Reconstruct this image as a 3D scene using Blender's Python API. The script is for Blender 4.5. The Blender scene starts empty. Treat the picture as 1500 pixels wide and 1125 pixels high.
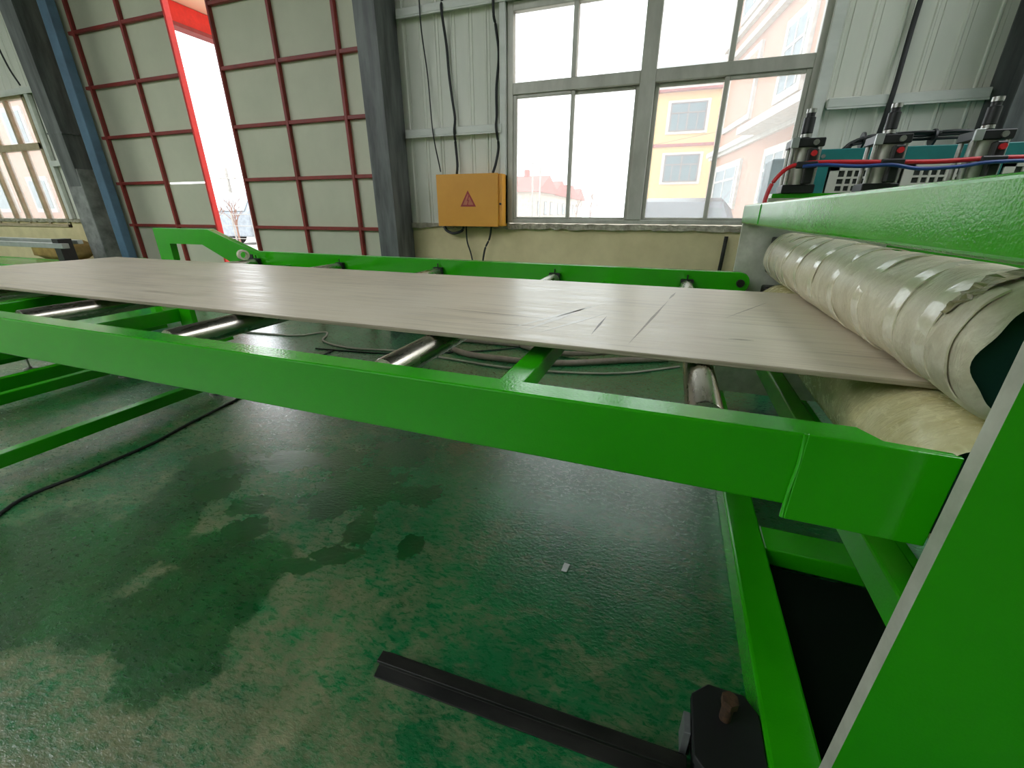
import bpy, bmesh, math, random
from mathutils import Vector, Matrix
random.seed(7)
SC = bpy.context.scene
COL = SC.collection

# ------------------------------------------------------------------ camera
EYE = 1.22
cam_d = bpy.data.cameras.new('camera')
cam = bpy.data.objects.new('camera', cam_d); COL.objects.link(cam)
yaw, pitch, roll = 0.346262546, 0.387285487, 0.00231977909
fw = Vector((-math.sin(yaw)*math.cos(pitch), math.cos(yaw)*math.cos(pitch), -math.sin(pitch)))
r0 = Vector((math.cos(yaw), math.sin(yaw), 0)); u0 = r0.cross(fw)
rr = math.cos(roll)*r0 + math.sin(roll)*u0; uu = -math.sin(roll)*r0 + math.cos(roll)*u0
cam.matrix_world = Matrix(((rr.x, uu.x, -fw.x, 0), (rr.y, uu.y, -fw.y, 0), (rr.z, uu.z, -fw.z, EYE), (0, 0, 0, 1)))
cam_d.sensor_fit = 'HORIZONTAL'; cam_d.sensor_width = 36.0
cam_d.lens = 614.1/1500*36.0
cam_d.clip_start = 0.02; cam_d.clip_end = 400
SC.camera = cam

# ------------------------------------------------------------------ sky and exposure
world = bpy.data.worlds.new('overcast_sky'); SC.world = world
world.use_nodes = True
bg = world.node_tree.nodes['Background']
bg.inputs['Color'].default_value = (0.93, 0.97, 1.0, 1); bg.inputs['Strength'].default_value = 1.0
SC.view_settings.view_transform = 'Standard'; SC.view_settings.look = 'None'
SC.view_settings.gamma = 1.0; SC.view_settings.use_curve_mapping = False
SC.view_settings.exposure = 2.2
SC.cycles.use_denoising = True
SC.cycles.max_bounces = 10; SC.cycles.diffuse_bounces = 5; SC.cycles.glossy_bounces = 4
SC.cycles.transparent_max_bounces = 12
SC.cycles.caustics_reflective = False; SC.cycles.caustics_refractive = False

# ------------------------------------------------------------------ materials
def lin(c):
    return tuple(((v/255)/12.92 if v/255 <= 0.04045 else ((v/255+0.055)/1.055)**2.4) for v in c)
def rgba(c): return (*lin(c), 1.0)

class N:
    """small node helper"""
    def __init__(s, name):
        s.m = bpy.data.materials.new(name); s.m.use_nodes = True
        s.t = s.m.node_tree; s.n = s.t.nodes; s.l = s.t.links
        s.b = s.n['Principled BSDF']; s.out = s.n['Material Output']
        s.tc = s.n.new('ShaderNodeTexCoord')
    def link(s, a, b): s.l.new(a, b)
    def coord(s, scale=(1, 1, 1), rot=(0, 0, 0)):
        mp = s.n.new('ShaderNodeMapping'); mp.inputs['Scale'].default_value = scale; mp.inputs['Rotation'].default_value = rot
        s.link(s.tc.outputs['Object'], mp.inputs['Vector']); return mp.outputs['Vector']
    def noise(s, scale, detail=4, rough=0.55, vec=None, dist=0.0):
        t = s.n.new('ShaderNodeTexNoise'); t.inputs['Scale'].default_value = scale
        t.inputs['Detail'].default_value = detail; t.inputs['Roughness'].default_value = rough
        t.inputs['Distortion'].default_value = dist
        s.link(vec or s.tc.outputs['Object'], t.inputs['Vector']); return t.outputs['Fac']
    def ramp(s, fac, stops):
        r = s.n.new('ShaderNodeValToRGB'); e = r.color_ramp.elements
        while len(e) < len(stops): e.new(0.5)
        for el, (p, c) in zip(e, stops):
            el.position = p; el.color = c if len(c) == 4 else (*c, 1)
        s.link(fac, r.inputs['Fac']); return r.outputs['Color']
    def vramp(s, fac, a, b, lo=0.0, hi=1.0):
        r = s.n.new('ShaderNodeMapRange'); r.inputs['From Min'].default_value = a; r.inputs['From Max'].default_value = b
        r.inputs['To Min'].default_value = lo; r.inputs['To Max'].default_value = hi
        s.link(fac, r.inputs['Value']); return r.outputs['Result']
    def mix(s, fac, a, b):
        x = s.n.new('ShaderNodeMix'); x.data_type = 'RGBA'
        for k, v in ((0, fac), (6, a), (7, b)):
            if hasattr(v, 'links'): s.link(v, x.inputs[k])
            else: x.inputs[k].default_value = v
        return x.outputs[2]
    def math(s, op, a, b=None):
        x = s.n.new('ShaderNodeMath'); x.operation = op
        for k, v in enumerate((a, b)):
            if v is None: continue
            if hasattr(v, 'links'): s.link(v, x.inputs[k])
            else: x.inputs[k].default_value = v
        return x.outputs[0]
    def bump(s, h, strength=0.3, dist=0.002):
        x = s.n.new('ShaderNodeBump'); x.inputs['Strength'].default_value = strength; x.inputs['Distance'].default_value = dist
        s.link(h, x.inputs['Height']); s.link(x.outputs['Normal'], s.b.inputs['Normal'])
    def set(s, **k):
        for key, v in k.items():
            i = s.b.inputs[key.replace('_', ' ')]
            if hasattr(v, 'links'): s.link(v, i)
            else: i.default_value = v

def plain(name, c, rough=0.5, metal=0.0, c2=None, scale=6.0, bump=0.0, bscale=60.0, bdist=0.001, vec=None, contrast=(0.35, 0.65), spec=0.5):
    m = N(name)
    v = m.coord(vec) if vec else None
    if c2 is None: c2 = tuple(x*0.86 for x in c)
    f = m.noise(scale, 5, 0.6, v)
    m.set(Base_Color=m.ramp(f, [(contrast[0], rgba(c2)), (contrast[1], rgba(c))]), Roughness=rough, Metallic=metal)
    m.b.inputs['Specular IOR Level'].default_value = spec
    if bump: m.bump(m.noise(bscale, 3, 0.5, v), bump, bdist)
    return m.m

M = {}
def paint_green(name, c, c2):
    m = N(name)
    f = m.noise(3.0, 4)
    m.set(Base_Color=m.ramp(f, [(0.3, rgba(c2)), (0.7, rgba(c))]), Roughness=m.vramp(m.noise(9, 3), .3, .7, .12, .22))
    m.b.inputs['Specular IOR Level'].default_value = .55
    m.bump(m.noise(190, 2, 0.5), 0.3, 0.0012)
    return m.m
M['green'] = paint_green('green_machine_paint', (46, 170, 9), (38, 160, 6))
M['primer'] = plain('primer_plate', (196, 196, 182), 0.5, c2=(172, 173, 158), scale=14, bump=.1)
M['wall'] = plain('corrugated_wall_paint', (226, 227, 214), 0.45, c2=(214, 216, 203), scale=2.5, vec=(1, 1, .25))
M['purlin'] = plain('galvanised_purlin', (220, 222, 214), 0.4, c2=(204, 207, 199), scale=8, vec=(.3, 1, 1))
M['dado'] = plain('cream_plaster', (228, 214, 168), 0.85, c2=(210, 196, 150), scale=3.0, bump=.25, bscale=40, bdist=.003)
M['ledge'] = plain('rough_plaster_ledge', (188, 182, 160), 0.9, c2=(138, 132, 116), scale=16, bump=.9, bscale=45, bdist=.012)
M['doorpanel'] = plain('door_sheet', (208, 207, 184), 0.5, c2=(198, 198, 175), scale=1.6)
M['redframe'] = plain('red_door_frame', (150, 50, 42), 0.45, c2=(128, 44, 38), scale=10)
M['redbright'] = plain('bright_red_paint', (226, 52, 44), 0.45, c2=(206, 44, 38), scale=10)
M['colgrey'] = plain('weathered_steel_column', (112, 116, 114), 0.5, c2=(70, 73, 72), scale=3.0, vec=(3, 3, .5), bump=.15, bscale=30)
M['colbase'] = plain('whitewashed_column_foot', (150, 152, 148), 0.7, c2=(98, 100, 98), scale=5, bump=.3, bscale=30)
M['bluepost'] = plain('blue_steel_post', (78, 112, 136), 0.5, c2=(64, 94, 116), scale=4)
M['alu'] = plain('dull_window_aluminium', (192, 191, 180), 0.42, 0.15, c2=(170, 168, 156), scale=7, vec=(1, 1, .4))
M['woodframe'] = plain('tan_window_frame', (190, 172, 140), 0.45, c2=(168, 150, 120), scale=9)
M['yellowbox'] = plain('yellow_enamel', (226, 160, 52), 0.38, c2=(220, 154, 48), scale=4)
M['redink'] = plain('red_sign_ink', (176, 60, 62), 0.6)
M['pinkink'] = plain('faded_sign_field', (214, 128, 96), 0.6)
M['black'] = plain('black_plastic', (30, 31, 32), 0.45, c2=(22, 23, 24))
M['rubber'] = plain('black_cable', (38, 40, 40), 0.55, c2=(28, 30, 30))
M['darksteel'] = plain('oily_dark_steel', (50, 50, 46), 0.36, 0.4, c2=(30, 31, 29), scale=22, vec=(.3, 1, 1), bump=.2, bscale=80)
M['rust'] = plain('rusty_bolt', (96, 72, 52), 0.6, 0.3, c2=(62, 48, 38), scale=60, bump=.4, bscale=160)
M['steel'] = plain('brushed_steel', (188, 188, 184), 0.3, 0.85, c2=(160, 160, 156), scale=40)
M['alubody'] = plain('cylinder_aluminium', (176, 176, 166), 0.34, 0.5, c2=(158, 158, 149), scale=10)
M['redhose'] = plain('red_air_hose', (214, 40, 48), 0.35)
M['bluehose'] = plain('blue_air_hose', (38, 70, 142), 0.35)
M['teal'] = plain('teal_enamel', (34, 122, 120), 0.4, c2=(30, 112, 110))
M['cabwhite'] = plain('cabinet_white', (206, 206, 194), 0.45, c2=(196, 196, 184))
M['vent'] = plain('dark_vent_inside', (52, 58, 52), 0.7)
M['palebox'] = plain('pale_blue_box', (198, 210, 218), 0.45)
M['hose'] = plain('beige_hose', (150, 136, 122), 0.5, c2=(130, 118, 106), scale=20)
M['whitecable'] = plain('dirty_white_cable', (176, 172, 156), 0.55)
M['darkgreenend'] = plain('dark_green_roll_end', (30, 70, 62), 0.45, c2=(24, 56, 50))
M['sack'] = plain('tan_sack', (206, 168, 104), 0.8, c2=(176, 140, 84), scale=9, bump=.4, bscale=30, bdist=.01)
M['zinc'] = plain('zinc_beam', (182, 186, 184), 0.35, 0.5, c2=(160, 164, 162))
M['paper'] = plain('paper_scrap', (216, 220, 216), 0.8)
M['tape'] = plain('clear_packing_tape', (232, 226, 204), 0.16, c2=(214, 206, 180), scale=34, bump=.5, bscale=70, bdist=.002)
M['tornwrap'] = plain('torn_wrap', (168, 158, 120), 0.4, c2=(128, 120, 86), scale=24, bump=.8, bscale=55, bdist=.004)
M['floorshade'] = plain('painted_floor_shade', (14, 26, 16), 0.9, spec=.1)  # near-black colour stands in for the shade under the press
M['roof'] = plain('roof_sheet', (74, 78, 76), 0.7)

def roller_steel():
    m = N('polished_roller_steel')
    f = m.noise(30, 4, .6, m.coord((1, .15, 1)))
    m.set(Base_Color=m.ramp(f, [(.3, rgba((178, 170, 158))), (.7, rgba((214, 208, 196)))]), Metallic=1.0, Roughness=m.vramp(f, .3, .7, .22, .34))
    return m.m
M['roller'] = roller_steel()

def wrap_mat(name, a, b, rough, bs):
    m = N(name)
    f = m.noise(9, 6, .65, m.coord((1, 2.0, 1)), .8)
    g = m.noise(42, 4, .6, None, 1.0)
    k = m.math('ADD', m.math('MULTIPLY', f, .65), m.math('MULTIPLY', g, .35))
    m.set(Base_Color=m.ramp(k, [(.36, rgba(b)), (.62, rgba(a))]), Roughness=m.vramp(g, .3, .7, rough, rough+.16))
    h = m.math('ADD', m.noise(20, 4, .6, m.coord((1, 3.0, 1)), 1.2), m.math('MULTIPLY', g, .3))
    m.bump(h, bs, .008)
    return m.m
M['wrap'] = wrap_mat('wrinkled_film_wrap', (226, 218, 194), (198, 187, 158), .34, .6)
M['wrap2'] = wrap_mat('yellowed_film_wrap', (232, 225, 178), (212, 202, 146), .16, .25)

def board_mat():
    m = N('grey_fibre_board')
    st = m.noise(6, 5, .65, m.coord((.25, 4.5, 1), (0, 0, .05)))
    cl = m.noise(1.4, 4, .6)
    fi = m.noise(28, 4, .6, m.coord((.12, 3.2, 1), (0, 0, -.06)))
    k = m.math('ADD', m.math('MULTIPLY', st, .42), m.math('ADD', m.math('MULTIPLY', cl, .24), m.math('MULTIPLY', fi, .34)))
    c = m.ramp(k, [(.34, rgba((172, 160, 138))), (.5, rgba((212, 202, 180))), (.66, rgba((224, 216, 198)))])
    sc = m.noise(7, 5, .7, m.coord((.22, 5.5, 1), (0, 0, .12)), .6)
    c = m.mix(m.vramp(sc, .64, .74, 0, .45), c, rgba((128, 118, 104)))
    # diagonal scuffs with their own place on the board
    m.set(Base_Color=c, Roughness=m.vramp(st, .35, .65, .3, .48))
    m.bump(m.math('ADD', m.math('MULTIPLY', fi, .6), sc), .18, .002)
    return m.m
M['board'] = board_mat()
M['boardedge'] = plain('board_edge', (186, 174, 150), 0.7, c2=(140, 130, 110), scale=14, vec=(.2, 1, 9))
M['scuff'] = plain('scuff_mark', (128, 120, 110), 0.5, c2=(104, 96, 88), scale=60)

M['scuff2'] = plain('faint_scuff', (166, 156, 138), 0.5, c2=(150, 141, 124), scale=60)
M['scuff3'] = plain('pale_scratch', (232, 229, 220), 0.4, c2=(206, 199, 182), scale=40, vec=(1, 4, 1))
def glass_mat():
    m = N('dusty_hazed_window_glass')
    m.n.remove(m.b)
    tr = m.n.new('ShaderNodeBsdfTransparent'); tr.inputs['Color'].default_value = (.93, .95, .95, 1)
    gl = m.n.new('ShaderNodeBsdfGlossy'); gl.inputs['Roughness'].default_value = .03
    df = m.n.new('ShaderNodeBsdfTranslucent'); df.inputs['Color'].default_value = (.9, .92, .92, 1)
    lw = m.n.new('ShaderNodeLayerWeight')
    fr = m.n.new('ShaderNodeMath'); fr.operation = 'MULTIPLY_ADD'; fr.inputs[1].default_value = .5; fr.inputs[2].default_value = .04
    m.link(m.math('POWER', lw.outputs['Facing'], 4.0), fr.inputs[0])
    a = m.n.new('ShaderNodeMixShader'); b = m.n.new('ShaderNodeMixShader')
    a.inputs['Fac'].default_value = .16  # translucent share: pane dust plus flare haze put into the glass
    m.link(tr.outputs[0], a.inputs[1]); m.link(df.outputs[0], a.inputs[2])
    m.link(fr.outputs[0], b.inputs['Fac']); m.link(a.outputs[0], b.inputs[1]); m.link(gl.outputs[0], b.inputs[2])
    m.link(b.outputs[0], m.out.inputs['Surface'])
    return m.m
M['glass'] = glass_mat()
def car_glass():
    m = N('dark_car_glass'); m.set(Base_Color=rgba((38, 46, 56)), Roughness=.05); return m.m
M['carglass'] = car_glass()

def floor_mat():
    m = N('worn_green_floor_paint')
    pos = m.tc.outputs['Object']
    big = m.noise(1.0, 5, .6)
    mid = m.noise(6.5, 6, .7, m.coord((1, 1.5, 1), (0, 0, -.5)), .4)
    fine = m.noise(30, 6, .75, m.coord((1.0, 2.2, 1), (0, 0, -.6)), .5)
    wear = m.math('ADD', m.math('MULTIPLY', big, .30), m.math('ADD', m.math('MULTIPLY', mid, .36), m.math('MULTIPLY', fine, .34)))
    green = m.ramp(m.noise(2.6, 5), [(.3, rgba((10, 88, 46))), (.7, rgba((26, 118, 64)))])
    bare = m.ramp(m.noise(11, 6, .7), [(.3, rgba((84, 94, 62))), (.7, rgba((142, 140, 106)))])
    # more of the paint is gone on the aisle side of the conveyor
    sx = m.n.new('ShaderNodeSeparateXYZ'); m.link(pos, sx.inputs[0])
    aisle = m.vramp(sx.outputs['Y'], 0.1, 2.4, .035, -.06)
    side = m.vramp(sx.outputs['X'], -1.8, .2, .03, -.02)
    k = m.math('ADD', wear, m.math('ADD', aisle, side))
    paint = m.mix(m.vramp(k, .475, .60, 0, .9), green, bare)
    def blobs(lst, warp):
        total = None
        for (bx, by, rx, ry) in lst:
            mp = m.n.new('ShaderNodeMapping'); mp.vector_type = 'TEXTURE'
            mp.inputs['Location'].default_value = (bx, by, 0); mp.inputs['Rotation'].default_value = (0, 0, .35); mp.inputs['Scale'].default_value = (rx, ry, 1)
            m.link(pos, mp.inputs['Vector'])
            ln = m.n.new('ShaderNodeVectorMath'); ln.operation = 'LENGTH'; m.link(mp.outputs[0], ln.inputs[0])
            v = m.math('SUBTRACT', 1.0, ln.outputs['Value'])
            total = v if total is None else m.math('MAXIMUM', total, v)
        return m.math('ADD', total, warp)
    w1 = m.math('MULTIPLY', m.math('SUBTRACT', m.noise(7, 6, .68), .5), 1.5)
    w2 = m.math('MULTIPLY', m.math('SUBTRACT', m.noise(15, 5, .65), .5), 2.2)
    damp = m.vramp(blobs([(-1.37, .61, .24, .25), (-1.20, .45, .15, .13), (-1.88, .71, .22, .30), (-1.86, .49, .25, .25), (-1.86, .36, .2, .15), (-1.54, .45, .18, .11), (-1.90, .85, .16, .22),
                          (-2.0, 1.11, .18, .21), (-1.55, .79, .18, .11), (-1.36, .80, .15, .12), (-2.2, .5, .3, .3)], w1), -.1, .12)
    wet = m.vramp(blobs([(-1.88, 1.09, .1, .1), (-2.11, 1.26, .13, .1), (-1.63, 1.05, .1, .07), (-1.51, .93, .1, .07), (-1.26, 1.32, .22, .18), (-1.29, 1.15, .1, .08), (-1.06, 1.09, .06, .11),
                         (-.95, 1.38, .1, .08), (-1.06, .94, .1, .05), (-1.16, .85, .09, .04), (-.81, 1.08, .05, .07), (-1.24, 1.67, .17, .15), (-.96, 1.81, .07, .07), (-1.5, 1.49, .11, .11), (-1.75, 1.4, .2, .1)], w2), -.06, .1)
    both = m.math('MAXIMUM', m.math('MULTIPLY', damp, .88), m.math('MULTIPLY', wet, .8))
    dampc = m.mix(m.vramp(m.noise(5, 5), .42, .68), rgba((0, 66, 20)), rgba((2, 92, 32)))
    m.set(Base_Color=m.mix(both, paint, dampc))
    rough = m.vramp(fine, .3, .7, .2, .4)
    rg = m.n.new('ShaderNodeMix'); rg.data_type = 'FLOAT'
    m.link(wet, rg.inputs[0]); m.link(rough, rg.inputs[2]); rg.inputs[3].default_value = .05
    m.set(Roughness=rg.outputs[0])
    rip = m.noise(44, 4, .66, m.coord((1, 1.9, 1), (0, 0, -.55)), .25)
    low = m.noise(11, 3, .5)
    h = m.math('ADD', m.math('MULTIPLY', rip, .55), m.math('ADD', m.math('MULTIPLY', low, .7), m.math('MULTIPLY', m.vramp(k, .47, .58, 1, 0), .14)))
    m.b.inputs['Specular IOR Level'].default_value = .5
    cw = m.n.new('ShaderNodeMix'); cw.data_type = 'FLOAT'; m.link(wet, cw.inputs[0]); cw.inputs[2].default_value = .65; cw.inputs[3].default_value = 1.0
    m.link(cw.outputs[0], m.b.inputs['Coat Weight']); m.b.inputs['Coat Roughness'].default_value = .07; m.b.inputs['Coat IOR'].default_value = 1.85
    bc = m.n.new('ShaderNodeBump'); bc.inputs['Strength'].default_value = .3; bc.inputs['Distance'].default_value = .006
    m.link(m.math('ADD', m.math('MULTIPLY', rip, .8), m.noise(90, 3, .6)), bc.inputs['Height']); m.link(bc.outputs['Normal'], m.b.inputs['Coat Normal'])
    m.bump(h, .42, .009)
    return m.m
M['floor'] = floor_mat()
M['yard'] = plain('pale_concrete_yard', (196, 192, 184), 0.85, c2=(178, 174, 166), scale=.4)

# ------------------------------------------------------------------ mesh helpers
ORG = {}
def org(o): return ORG.get(o.name, Vector((0, 0, 0)))
def obj(name, verts, faces, mat, parent=None, smooth=False, mats=None, fmat=None, base=None):
    """one mesh object; verts in world metres, kept relative to the parent's origin (or to base for a top-level object)"""
    o_ = org(parent) if parent else Vector(base or (0, 0, 0))
    me = bpy.data.meshes.new(name)
    me.from_pydata([tuple(Vector(v)-o_) for v in verts], [], faces)
    for mm in (mats or [mat]): me.materials.append(M[mm] if isinstance(mm, str) else mm)
    if fmat:
        for p, i in zip(me.polygons, fmat): p.material_index = i
    if smooth:
        for p in me.polygons: p.use_smooth = True
    me.update()
    ob = bpy.data.objects.new(name, me); COL.objects.link(ob)
    if parent: ob.parent = parent
    else: ob.location = o_
    ORG[ob.name] = o_
    return ob
def thing(name, loc, label, cat, group=None):
    o = bpy.data.objects.new(name, None); COL.objects.link(o); o.location = loc; o.empty_display_size = .1
    o['label'] = label; o['category'] = cat
    if group: o['group'] = group
    ORG[o.name] = Vector(loc)
    return o
def structure(name, loc, label=None):
    o = bpy.data.objects.new(name, None); COL.objects.link(o); o.location = loc; o.empty_display_size = .1
    o['kind'] = 'structure'; ORG[o.name] = Vector(loc)
    if label: o['label'] = label
    return o
def tag(o, label, cat, group=None, kind=None):
    o['label'] = label; o['category'] = cat
    if group: o['group'] = group
    if kind: o['kind'] = kind
    return o
def box_vf(x0, x1, y0, y1, z0, z1):
    v = [(x0, y0, z0), (x1, y0, z0), (x1, y1, z0), (x0, y1, z0), (x0, y0, z1), (x1, y0, z1), (x1, y1, z1), (x0, y1, z1)]
    f = [(3, 2, 1, 0), (4, 5, 6, 7), (0, 1, 5, 4), (1, 2, 6, 5), (2, 3, 7, 6), (3, 0, 4, 7)]
    return v, f
def bevel_vf(v, f, w, seg=2):
    bm = bmesh.new()
    vs = [bm.verts.new(p) for p in v]
    for q in f: bm.faces.new([vs[i] for i in q])
    bmesh.ops.bevel(bm, geom=bm.edges[:], offset=w, segments=seg, profile=.5, affect='EDGES')
    bm.verts.index_update()
    V = [tuple(p.co) for p in bm.verts]; F = [tuple(p.index for p in q.verts) for q in bm.faces]
    bm.free(); return V, F
def box(name, x0, x1, y0, y1, z0, z1, mat, parent=None, bev=0.0, seg=2, **k):
    v, f = box_vf(min(x0, x1), max(x0, x1), min(y0, y1), max(y0, y1), min(z0, z1), max(z0, z1))
    if bev: v, f = bevel_vf(v, f, bev, seg)
    return obj(name, v, f, mat, parent, **k)
def merge(*parts):
    V, F = [], []
    for v, f in parts:
        n = len(V); V += list(v); F += [tuple(i+n for i in q) for q in f]
    return V, F
def prism_vf(poly, axis, a, b):
    """extrude a 2-D polygon between a and b along an axis: 'y' -> poly is (x,z); 'x' -> (y,z); 'z' -> (x,y)"""
    def P(p, t):
        return (p[0], t, p[1]) if axis == 'y' else ((t, p[0], p[1]) if axis == 'x' else (p[0], p[1], t))
    n = len(poly)
    v = [P(p, a) for p in poly]+[P(p, b) for p in poly]
    f = [tuple(range(n)), tuple(range(2*n-1, n-1, -1))]+[(i, i+n, (i+1) % n+n, (i+1) % n) for i in range(n)]
    bm = bmesh.new(); vs = [bm.verts.new(p) for p in v]
    for q in f: bm.faces.new([vs[i] for i in q])
    bmesh.ops.recalc_face_normals(bm, faces=bm.faces[:]); bm.verts.index_update()
    F = [tuple(p.index for p in q.verts) for q in bm.faces]; bm.free()
    return v, F
def prism(name, poly, axis, a, b, mat, parent=None, bev=0, **k):
    v, f = prism_vf(poly, axis, a, b)
    if bev: v, f = bevel_vf(v, f, bev, 2)
    return obj(name, v, f, mat, parent, **k)
def frame_of(d):
    d = Vector(d).normalized(); up = Vector((0, 0, 1)) if abs(d.z) < .9 else Vector((1, 0, 0))
    s = d.cross(up).normalized(); return s, s.cross(d).normalized()
def lathe_vf(p, q, prof, seg=24, cap=True):
    """profile [(t along p->q in metres, radius)] spun about the line p->q"""
    p = Vector(p); d = (Vector(q)-p).normalized(); s, t = frame_of(d)
    V, F = [], []
    for (h, r) in prof:
        for i in range(seg):
            a = 2*math.pi*i/seg
            V.append(tuple(p+d*h+(s*math.cos(a)+t*math.sin(a))*r))
    for k in range(len(prof)-1):
        for i in range(seg):
            j = (i+1) % seg
            F.append((k*seg+i, k*seg+j, (k+1)*seg+j, (k+1)*seg+i))
    if cap:
        F.append(tuple(range(seg-1, -1, -1))); n = (len(prof)-1)*seg; F.append(tuple(range(n, n+seg)))
    return V, F
def cyl_vf(p, q, r, seg=20, r2=None):
    L = (Vector(q)-Vector(p)).length
    return lathe_vf(p, q, [(0, r), (L, r if r2 is None else r2)], seg)
def shade(o, ang=40):
    for p in o.data.polygons: p.use_smooth = True
    bm = bmesh.new(); bm.from_mesh(o.data)
    for e in bm.edges:
        if len(e.link_faces) != 2 or e.link_faces[0].normal.angle(e.link_faces[1].normal, 0) > math.radians(ang): e.smooth = False
    bm.to_mesh(o.data); bm.free(); return o
def cyl(name, p, q, r, mat, parent=None, seg=20, r2=None, **k):
    v, f = cyl_vf(p, q, r, seg, r2); return shade(obj(name, v, f, mat, parent, **k))
def lathe(name, p, q, prof, mat, parent=None, seg=24, cap=True, **k):
    v, f = lathe_vf(p, q, prof, seg, cap); return shade(obj(name, v, f, mat, parent, **k))
def spline(pts, n=8):
    P = [Vector(p) for p in pts]; P = [2*P[0]-P[1]]+P+[2*P[-1]-P[-2]]
    out = []
    for i in range(1, len(P)-2):
        for k in range(n):
            t = k/n
            out.append(.5*((2*P[i])+(-P[i-1]+P[i+1])*t+(2*P[i-1]-5*P[i]+4*P[i+1]-P[i+2])*t*t+(-P[i-1]+3*P[i]-3*P[i+1]+P[i+2])*t**3))
    out.append(P[-2]); return out
def tube_vf(pts, r, seg=8, n=8, smooth=True):
    C = spline(pts, n) if smooth else [Vector(p) for p in pts]
    V, F = [], []
    for i, c in enumerate(C):
        d = (C[min(i+1, len(C)-1)]-C[max(i-1, 0)]); s, t = frame_of(d)
        for k in range(seg):
            a = 2*math.pi*k/seg; V.append(tuple(c+(s*math.cos(a)+t*math.sin(a))*r))
    for i in range(len(C)-1):
        for k in range(seg):
            j = (k+1) % seg; F.append((i*seg+k, i*seg+j, (i+1)*seg+j, (i+1)*seg+k))
    F.append(tuple(range(seg-1, -1, -1))); F.append(tuple(range((len(C)-1)*seg, len(C)*seg)))
    return V, F
def tube(name, pts, r, mat, parent=None, seg=8, n=8, **k):
    v, f = tube_vf(pts, r, seg, n); o = obj(name, v, f, mat, parent, **k); return shade(o, 60)
def beam_vf(p, q, w, h):
    """rectangular bar from p to q, w sideways, h up"""
    p, q = Vector(p), Vector(q); d = (q-p).normalized(); s, t = frame_of(d)
    V = [tuple(c+s*a*w/2+t*b*h/2) for c in (p, q) for a, b in ((-1, -1), (1, -1), (1, 1), (-1, 1))]
    return V, [(3, 2, 1, 0), (4, 5, 6, 7), (0, 1, 5, 4), (1, 2, 6, 5), (2, 3, 7, 6), (3, 0, 4, 7)]

# ================================================================== THE SETTING
YW = 4.2           # inner face of the window wall
fl = box('floor', -16, 9, -9, 4.26, -.2, 0, 'floor'); fl['kind'] = 'structure'
yd = box('ground', -90, 60, 4.26, 120, -.3, -.08, 'yard'); yd['kind'] = 'structure'

# window wall: dado, corrugated sheets, ledge
wall = structure('wall_back', (0, YW, 0))
DADO = 1.09
for (x0, x1) in ((-15, -8.1), (-2.78, 9)):
    box('dado', x0, x1, YW, YW+.24, 0, DADO, 'dado', wall)
def ledge(x0, x1):
    n = max(4, int((x1-x0)/.04)); V, F = [], []
    rnd = random.Random(int(x0*100))
    for i in range(n+1):
        x = x0+(x1-x0)*i/n
        a = rnd.uniform(-.006, .006); b = rnd.uniform(-.012, .008)
        V += [(x, YW-.035+a, DADO-.012+b), (x, YW-.035+a, DADO+.03+a), (x, YW+.2, DADO+.036), (x, YW+.2, DADO-.01)]
    for i in range(n):
        for k in range(4):
            F.append((i*4+k, i*4+(k+1) % 4, i*4+4+(k+1) % 4, i*4+4+k))
    F += [(0, 1, 2, 3), (n*4+3, n*4+2, n*4+1, n*4)]
    return obj('wall_ledge', V, F, 'ledge', wall)
ledge(-2.76, -1.64); ledge(-1.64, 2.6); ledge(-11.5, -8.4)

def sheet_vf(w, h):
    """one wall sheet: flat pan with a raised rib at its edge, 4 cm deep box behind"""
    poly = [(0, 0), (w*.70, 0), (w*.74, -.008), (w*.80, -.008), (w*.84, 0), (w*.975, 0), (w*.98, .006), (w*.995, .006), (w, 0), (w, .04), (0, .04)]
    return prism_vf(poly, 'z', 0, h)
SHEETS = {}
def sheet(x, w, z0, z1):
    key = (round(w, 3), round(z1-z0, 3))
    if key not in SHEETS:
        v, f = sheet_vf(w, z1-z0); me = bpy.data.meshes.new('wall_panel'); me.from_pydata(v, [], f); me.materials.append(M['wall']); SHEETS[key] = me
    o = bpy.data.objects.new('wall_panel', SHEETS[key]); COL.objects.link(o); o.parent = wall
    o.location = (x, 0.0, z0)
def sheets(x0, x1, z0, z1, n):
    w = (x1-x0)/n
    for i in range(n): sheet(x0+i*w, w, z0, z1)
sheets(-2.90, -1.56, DADO+.03, 5.0, 8)
sheets(.80, 4.0, DADO+.03, 5.0, 19)
sheets(-1.56, .80, 2.86, 5.0, 14)
sheets(-8.75, -7.9, DADO+.03, 5.0, 5)
sheets(-11.2, -8.75, 2.76, 5.0, 14)
box('wall_sheet', 4.0, 9, YW, YW+.04, DADO, 5.0, 'wall', wall)
box('wall_sheet', -15, -11.2, YW, YW+.04, DADO, 5.0, 'wall', wall)
box('lintel_sheet', -7.9, -2.9, YW+.1, YW+.14, 4.5, 5.0, 'wall', wall)

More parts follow.
